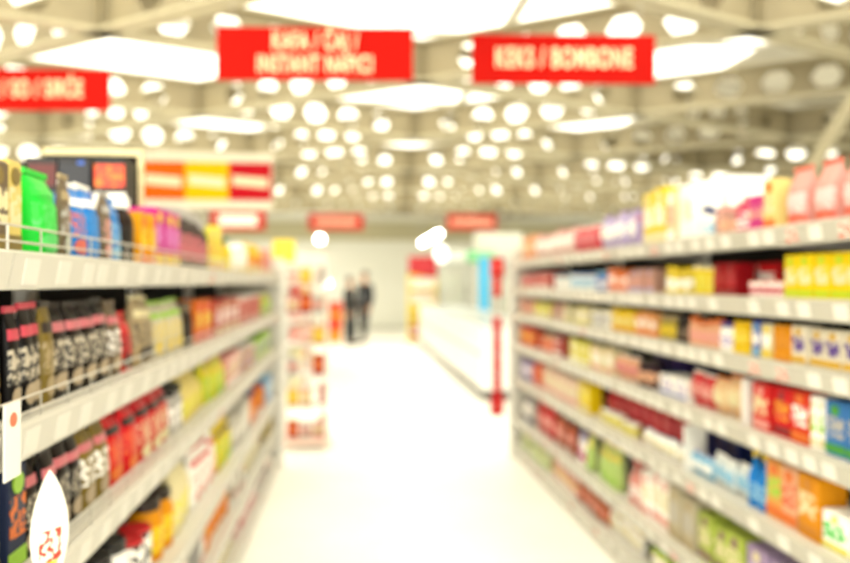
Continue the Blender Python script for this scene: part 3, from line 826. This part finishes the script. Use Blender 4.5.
# price board above the freezers' far end: tall yellow display stand with red header
p = at_depth(422, 342, 17.9)
t = thing('display_stand', 'tall yellow display stand with dark red header at the far wall', 'display stand', (p.x, p.y, 0))
ym = mat('#f2da3a', .5)
obj('side_panel', MB().box(-.36, -.33, -.2, .2, 0, 1.75), ym, t); obj('side_panel', MB().box(.33, .36, -.2, .2, 0, 1.75), ym, t)
obj('back_panel', MB().box(-.33, .33, .17, .2, 0, 1.75), ym, t)
for z in (.1, .5, .9, 1.3): obj('shelf', MB().box(-.33, .33, -.2, .17, z - .03, z), ym, t)
obj('header', MB().add([(-.36, -.2, 1.72), (.36, -.2, 1.60), (.36, -.2, 2.16), (-.36, -.2, 2.14), (-.36, -.16, 1.72), (.36, -.16, 1.60), (.36, -.16, 2.16), (-.36, -.16, 2.14)],
                       [(0, 1, 2, 3), (7, 6, 5, 4), (0, 4, 5, 1), (1, 5, 6, 2), (2, 6, 7, 3), (3, 7, 4, 0)]), mat('#b3121e', .45), t)
for i, z in enumerate((.1, .5, .9, 1.3)):
    for k in range(4):
        cc = [(SAL, WHT, RED), (YEL, CRM, AMB), (WHT, SAL, YEL), (WHT, CRM, SAL)][i]
        product('box', .15, .3, .2, cc, '%s carton in the yellow display stand' % ['salmon', 'yellow', 'white and salmon', 'plain white'][i], '%s cartons in the yellow stand' % ['salmon', 'yellow', 'white and salmon', 'plain white'][i], (p.x - .245 + .163 * k, p.y - .08, z + .001), 0)

# upright coolers beyond the freezers
for k, (hc, bc, word) in enumerate([('#d9ddd2', '#d0cdbb', 'pale grey'), ('#79c98a', '#c2c2aa', 'green topped'), ('#c8ccc4', '#b5b8a4', 'plain grey')]):
    x = 2.2 + .72 * k; y = 17.4
    t = thing('upright_cooler', '%s upright glass door cooler beyond the chest freezers' % word, 'cooler', (x, y, 0))
    obj('cabinet', MB().box(0, .7, .68, .72, 0, 2.0).box(0, .03, 0, .68, 0, 2.0).box(.67, .7, 0, .68, 0, 2.0).box(.03, .67, 0, .68, 0, .18).box(.03, .67, 0, .68, 1.97, 2.0), mat(bc, .5), t)
    obj('header', MB().cbox(.0, .7, -.03, .25, 2.0, 2.28, .01), mat(hc, .4), t)
    for z in (.6, 1.0, 1.4): obj('shelf', MB().box(.03, .67, .08, .66, z - .02, z), post_m, t)
    d = obj('door', MB().box(.03, .67, -.02, -.005, .2, 1.96), glass('#d9d8c6', .5), t)
    obj('door_frame', MB().box(.0, .05, -.03, 0, .18, 1.98).box(.65, .7, -.03, 0, .18, 1.98).box(.05, .65, -.03, 0, .18, .23).box(.05, .65, -.03, 0, 1.93, 1.98), mat('#a8a89c', .4, .4), d)
    obj('handle', MB().tube((.09, -.06, .9), (.09, -.06, 1.3), .012, 8).tube((.09, -.06, .9), (.09, -.02, .9), .008, 6).tube((.09, -.06, 1.3), (.09, -.02, 1.3), .008, 6), wire_m, d)
    for z in (.18, .6, 1.0, 1.4):
        for j in range(6):
            product('bottle', .085, .3, .085, [(LIM, WHT, GRN), (GRY, WHT, SKY), ('#8a9a4a', CRM, GRN)][k], '%s bottle in the %s cooler' % (['lime green', 'grey', 'olive'][k], word), '%s bottles in the %s cooler' % (['lime green', 'grey', 'olive'][k], word), (x + .1 + .1 * j, y + .18, z + .001), 0)
p = at_depth(484, 280, 15.5)
t = thing('roll_up_banner', 'narrow cyan roll up banner beside the coolers', 'banner', (p.x, p.y, 0))
obj('cloth', MB().box(-.11, .11, 0, .006, .06, 2.05), mat('#35b6e8', .5), t)
obj('stand', MB().cbox(-.13, .13, -.08, .08, 0, .06), mat('#c9ccc8', .4, .4), t)
obj('top_bar', MB().cbox(-.12, .12, -.01, .015, 2.05, 2.08, .003), mat('#c9ccc8', .4, .4), t)
# pale column behind
p = at_depth(500, 260, 18.6)
struct('trim_2', MB().box(p.x - .62, p.x + .62, p.y, p.y + .5, 0, BZ0 - .6), mat('#e9e8dc', .6), label='pale boxed column beyond the freezers')

# far lamps
def globe(px, py, D, r):
    p = at_depth(px, py, D)
    t = thing('pendant_lamp', 'small white globe pendant lamp far down the aisle', 'lamp', p, 0, 'globe pendants far down the aisle')
    obj('globe', MB().sphere((0, 0, 0), r, r, r).mesh('globe', True), mat('#fffdf4', .4, emit=9.0), t)
    obj('cap', MB().lathe([(r * .5, r * .85), (r * .5, r * 1.1), (r * .2, r * 1.2)], 10), house_m, t)
    obj('cord', MB().tube((0, 0, r * 1.1), (0, 0, CEIL - p.z), .006, 6), wire_m, t)
globe(320, 239, 16.0, .09); globe(321, 262, 19.0, .10); globe(327, 284, 20.5, .10)
a = at_depth(422, 243, 17.0); b_ = at_depth(439, 233.5, 13.9)
t = thing('tube_lamp', 'bright tube lamp hanging over the chest freezers', 'lamp', (a + b_) / 2)
c0 = (a + b_) / 2
obj('tube', MB().tube(a - c0, b_ - c0, .06, 12).mesh('tube', True), mat('#fffdf4', .4, emit=9.0), t)
for q in (a, b_): obj('hanger', MB().tube(Vector(q) - c0, (q.x - c0.x, q.y - c0.y, CEIL - .002 - c0.z), .005, 6), wire_m, t)
p = at_depth(441, 254, 17.0)
t = thing('pendant_lamp', 'white globe pendant lamp behind the tube lamp over the freezers', 'lamp', p)
obj('globe', MB().sphere((0, 0, 0), .16, .16, .22).mesh('globe', True), mat('#fffdf4', .4, emit=.7), t)
obj('cord', MB().tube((0, 0, .2), (0, 0, CEIL - p.z), .006, 6), wire_m, t)

# ------------------------------------------------------------------ two people
def skin_mesh(name, joints, edges, parent, m, levels=2):
    """joints: dict name -> (pos, rx, ry)"""
    keys = list(joints); idx = {k: i for i, k in enumerate(keys)}
    me = bpy.data.meshes.new(name)
    me.from_pydata([joints[k][0] for k in keys], [(idx[a], idx[b]) for a, b in edges], [])
    o = bpy.data.objects.new(name, me); COL.objects.link(o); o.parent = parent
    me.materials.append(m)
    sk = o.modifiers.new('skin', 'SKIN'); sk.use_smooth_shade = True
    for k in keys:
        sv = me.skin_vertices[0].data[idx[k]]; sv.radius = joints[k][1:3]; sv.use_root = (idx[k] == 0)
    ss = o.modifiers.new('subdivision', 'SUBSURF'); ss.levels = levels; ss.render_levels = levels
    return o
def person(label, px, D, height, rz, stride, jacket, inner, hair, arm_bend, turn):
    p = at_depth(px, 300, D)
    t = thing('person', label, 'person', (p.x, p.y, 0), rz)
    s = height / 1.75
    def J(x, y, z, r, r2=None): return ((x * s, y * s, z * s), r * s, (r2 or r) * s)
    fa, ba = stride, -stride * .8     # front / rear foot offset along -y (facing -y)
    j = {'pelvis': J(0, 0, .95, .10, .085), 'waist': J(0, .01, 1.08, .10, .08), 'chest': J(0, .01, 1.28, .115, .085), 'collar': J(0, .01, 1.43, .07, .06),
         'neck': J(0, .005, 1.50, .045), 'chin': J(0, -.015, 1.575, .055, .062), 'face': J(0, -.01, 1.645, .07, .08), 'crown': J(0, .0, 1.71, .055, .065)}
    e = [('pelvis', 'waist'), ('waist', 'chest'), ('chest', 'collar'), ('collar', 'neck'), ('neck', 'chin'), ('chin', 'face'), ('face', 'crown')]
    j['nose'] = J(0, -.098, 1.635, .012); e.append(('face', 'nose'))
    for q, sx in (('l', -1), ('r', 1)):
        j['ear' + q] = J(sx * .078, .01, 1.64, .012, .016); e.append(('face', 'ear' + q))
        st = fa if sx > 0 else ba
        j['hip' + q] = J(sx * .09, 0, .90, .085); j['knee' + q] = J(sx * .10, -st * .55 - .015, .49, .058); j['ankle' + q] = J(sx * .105, -st, .085, .04)
        j['toe' + q] = J(sx * .115, -st - .15, .035, .035, .03)
        e += [('pelvis', 'hip' + q), ('hip' + q, 'knee' + q), ('knee' + q, 'ankle' + q), ('ankle' + q, 'toe' + q)]
        ab = arm_bend[0 if sx < 0 else 1]
        j['sh' + q] = J(sx * .175, .01, 1.40, .06); j['elb' + q] = J(sx * .225, .03, 1.12, .042)
        wx, wy, wz = sx * (.235 - .1 * ab), .0 - .22 * ab, .87 + .22 * ab
        j['wr' + q] = J(wx, wy, wz, .028)
        dv = Vector((wx - sx * .225, wy - .03, wz - 1.12)).normalized()
        pm = Vector((wx, wy, wz)) + dv * .06
        j['palm' + q] = J(*pm, .034, .02)
        e += [('collar', 'sh' + q), ('sh' + q, 'elb' + q), ('elb' + q, 'wr' + q), ('wr' + q, 'palm' + q)]
        side = Vector((0, -1, 0)) - dv * dv.dot(Vector((0, -1, 0))); side.normalize()
        inw = Vector((-sx, 0, 0))
        for fi, (off, ln) in enumerate(((.027, .075), (.009, .085), (-.009, .08), (-.026, .062))):
            b0 = pm + dv * .03 + side * off; b1 = b0 + dv * ln * .55; b2 = b1 + dv * ln * .4 + inw * .018
            for nme, bb, rr in (('a', b0, .0095), ('b', b1, .009), ('c', b2, .0075)): j['f%d%s%s' % (fi, nme, q)] = J(*bb, rr)
            e += [('palm' + q, 'f%da%s' % (fi, q)), ('f%da%s' % (fi, q), 'f%db%s' % (fi, q)), ('f%db%s' % (fi, q), 'f%dc%s' % (fi, q))]
        t0 = pm + side * .035 - dv * .015; t1 = t0 + side * .022 + dv * .03; t2 = t1 + dv * .03
        for nme, bb, rr in (('a', t0, .012), ('b', t1, .010), ('c', t2, .008)): j['t%s%s' % (nme, q)] = J(*bb, rr)
        e += [('palm' + q, 'ta' + q), ('ta' + q, 'tb' + q), ('tb' + q, 'tc' + q)]
    skinm = mat('#d9a583', .55)
    skin_mesh('body', j, e, t, skinm, 1)
    # clothing follows the same joints, a little larger
    def grow(keys, k, add=0.0): return {n: (j[n][0], j[n][1] * k + add, j[n][2] * k + add) for n in keys}
    tr = grow(['pelvis', 'hipl', 'hipr', 'kneel', 'kneer', 'anklel', 'ankler'], 1.0, .036)
    skin_mesh('trousers', tr, [('pelvis', 'hipl'), ('pelvis', 'hipr'), ('hipl', 'kneel'), ('hipr', 'kneer'), ('kneel', 'anklel'), ('kneer', 'ankler')], t, mat('#191a1f', .7))
    jk = grow(['chest', 'waist', 'pelvis', 'collar', 'shl', 'shr', 'elbl', 'elbr', 'wrl', 'wrr'], 1.0, .048)
    skin_mesh('jacket', jk, [('chest', 'waist'), ('waist', 'pelvis'), ('chest', 'collar'), ('collar', 'shl'), ('collar', 'shr'), ('shl', 'elbl'), ('shr', 'elbr'), ('elbl', 'wrl'), ('elbr', 'wrr')], t, mat(jacket, .65))
    if inner:
        f = MB(); n = 6; vs = []
        for a in range(n + 1):
            z = 1.02 + .40 * a / n
            for b in range(5):
                u = (b - 2) / 2
                vs.append((u * .06 * s * (1.1 - .4 * a / n), (-.118 + .018 * u * u - .004 * (a - 3) * (a > 3)* -3) * s, z * s))
        for a in range(n):
            for b in range(4): f.f.append((a * 5 + b, a * 5 + b + 1, a * 5 + b + 6, a * 5 + b + 5))
        f.v = vs
        o = obj('shirt_front', f.mesh('shirt_front', True), mat(inner, .7), t)
        sm = o.modifiers.new('thickness', 'SOLIDIFY'); sm.thickness = .03; sm.offset = -1
    hb = MB().sphere((0, .018 * s, 1.675 * s), .088 * s, .098 * s, .095 * s, 16, 10)
    hb.v = [(x, y if z > 1.66 * s or y > 0 else y * .2, z) for x, y, z in hb.v]
    obj('hair', hb.mesh('hair', True), mat(hair, .7), t)
    for sx in (-1, 1):
        obj('eye', MB().sphere((sx * .03 * s, -.083 * s, 1.655 * s), .011 * s, .008 * s, .008 * s, 8, 6), mat('#241c18', .3), t)
    obj('mouth', MB().sphere((0, -.078 * s, 1.595 * s), .022 * s, .008 * s, .006 * s, 8, 6), mat('#a8605a', .5), t)
    for q in 'lr':
        a = j['ankle' + q][0]
        sh = MB().sphere((a[0], a[1] - .06 * s, .048 * s), .05 * s, .145 * s, .05 * s, 12, 8)
        sh.v = [(x, y, max(z, .002)) for x, y, z in sh.v]
        obj('shoe', sh.mesh('shoe', True), mat('#1a1816', .5), t)
    return t
person('person in black jacket and black trousers standing beside another in an open jacket', 350, 16.7, 1.62, 1.25, .04, '#15161a', None, '#4a3626', (.0, .25), 0)
person('person in dark open jacket over grey shirt with dark trousers', 364.5, 17.4, 1.76, -.95, .10, '#1d2026', '#8d949a', '#3a2a20', (.35, .1), 0)
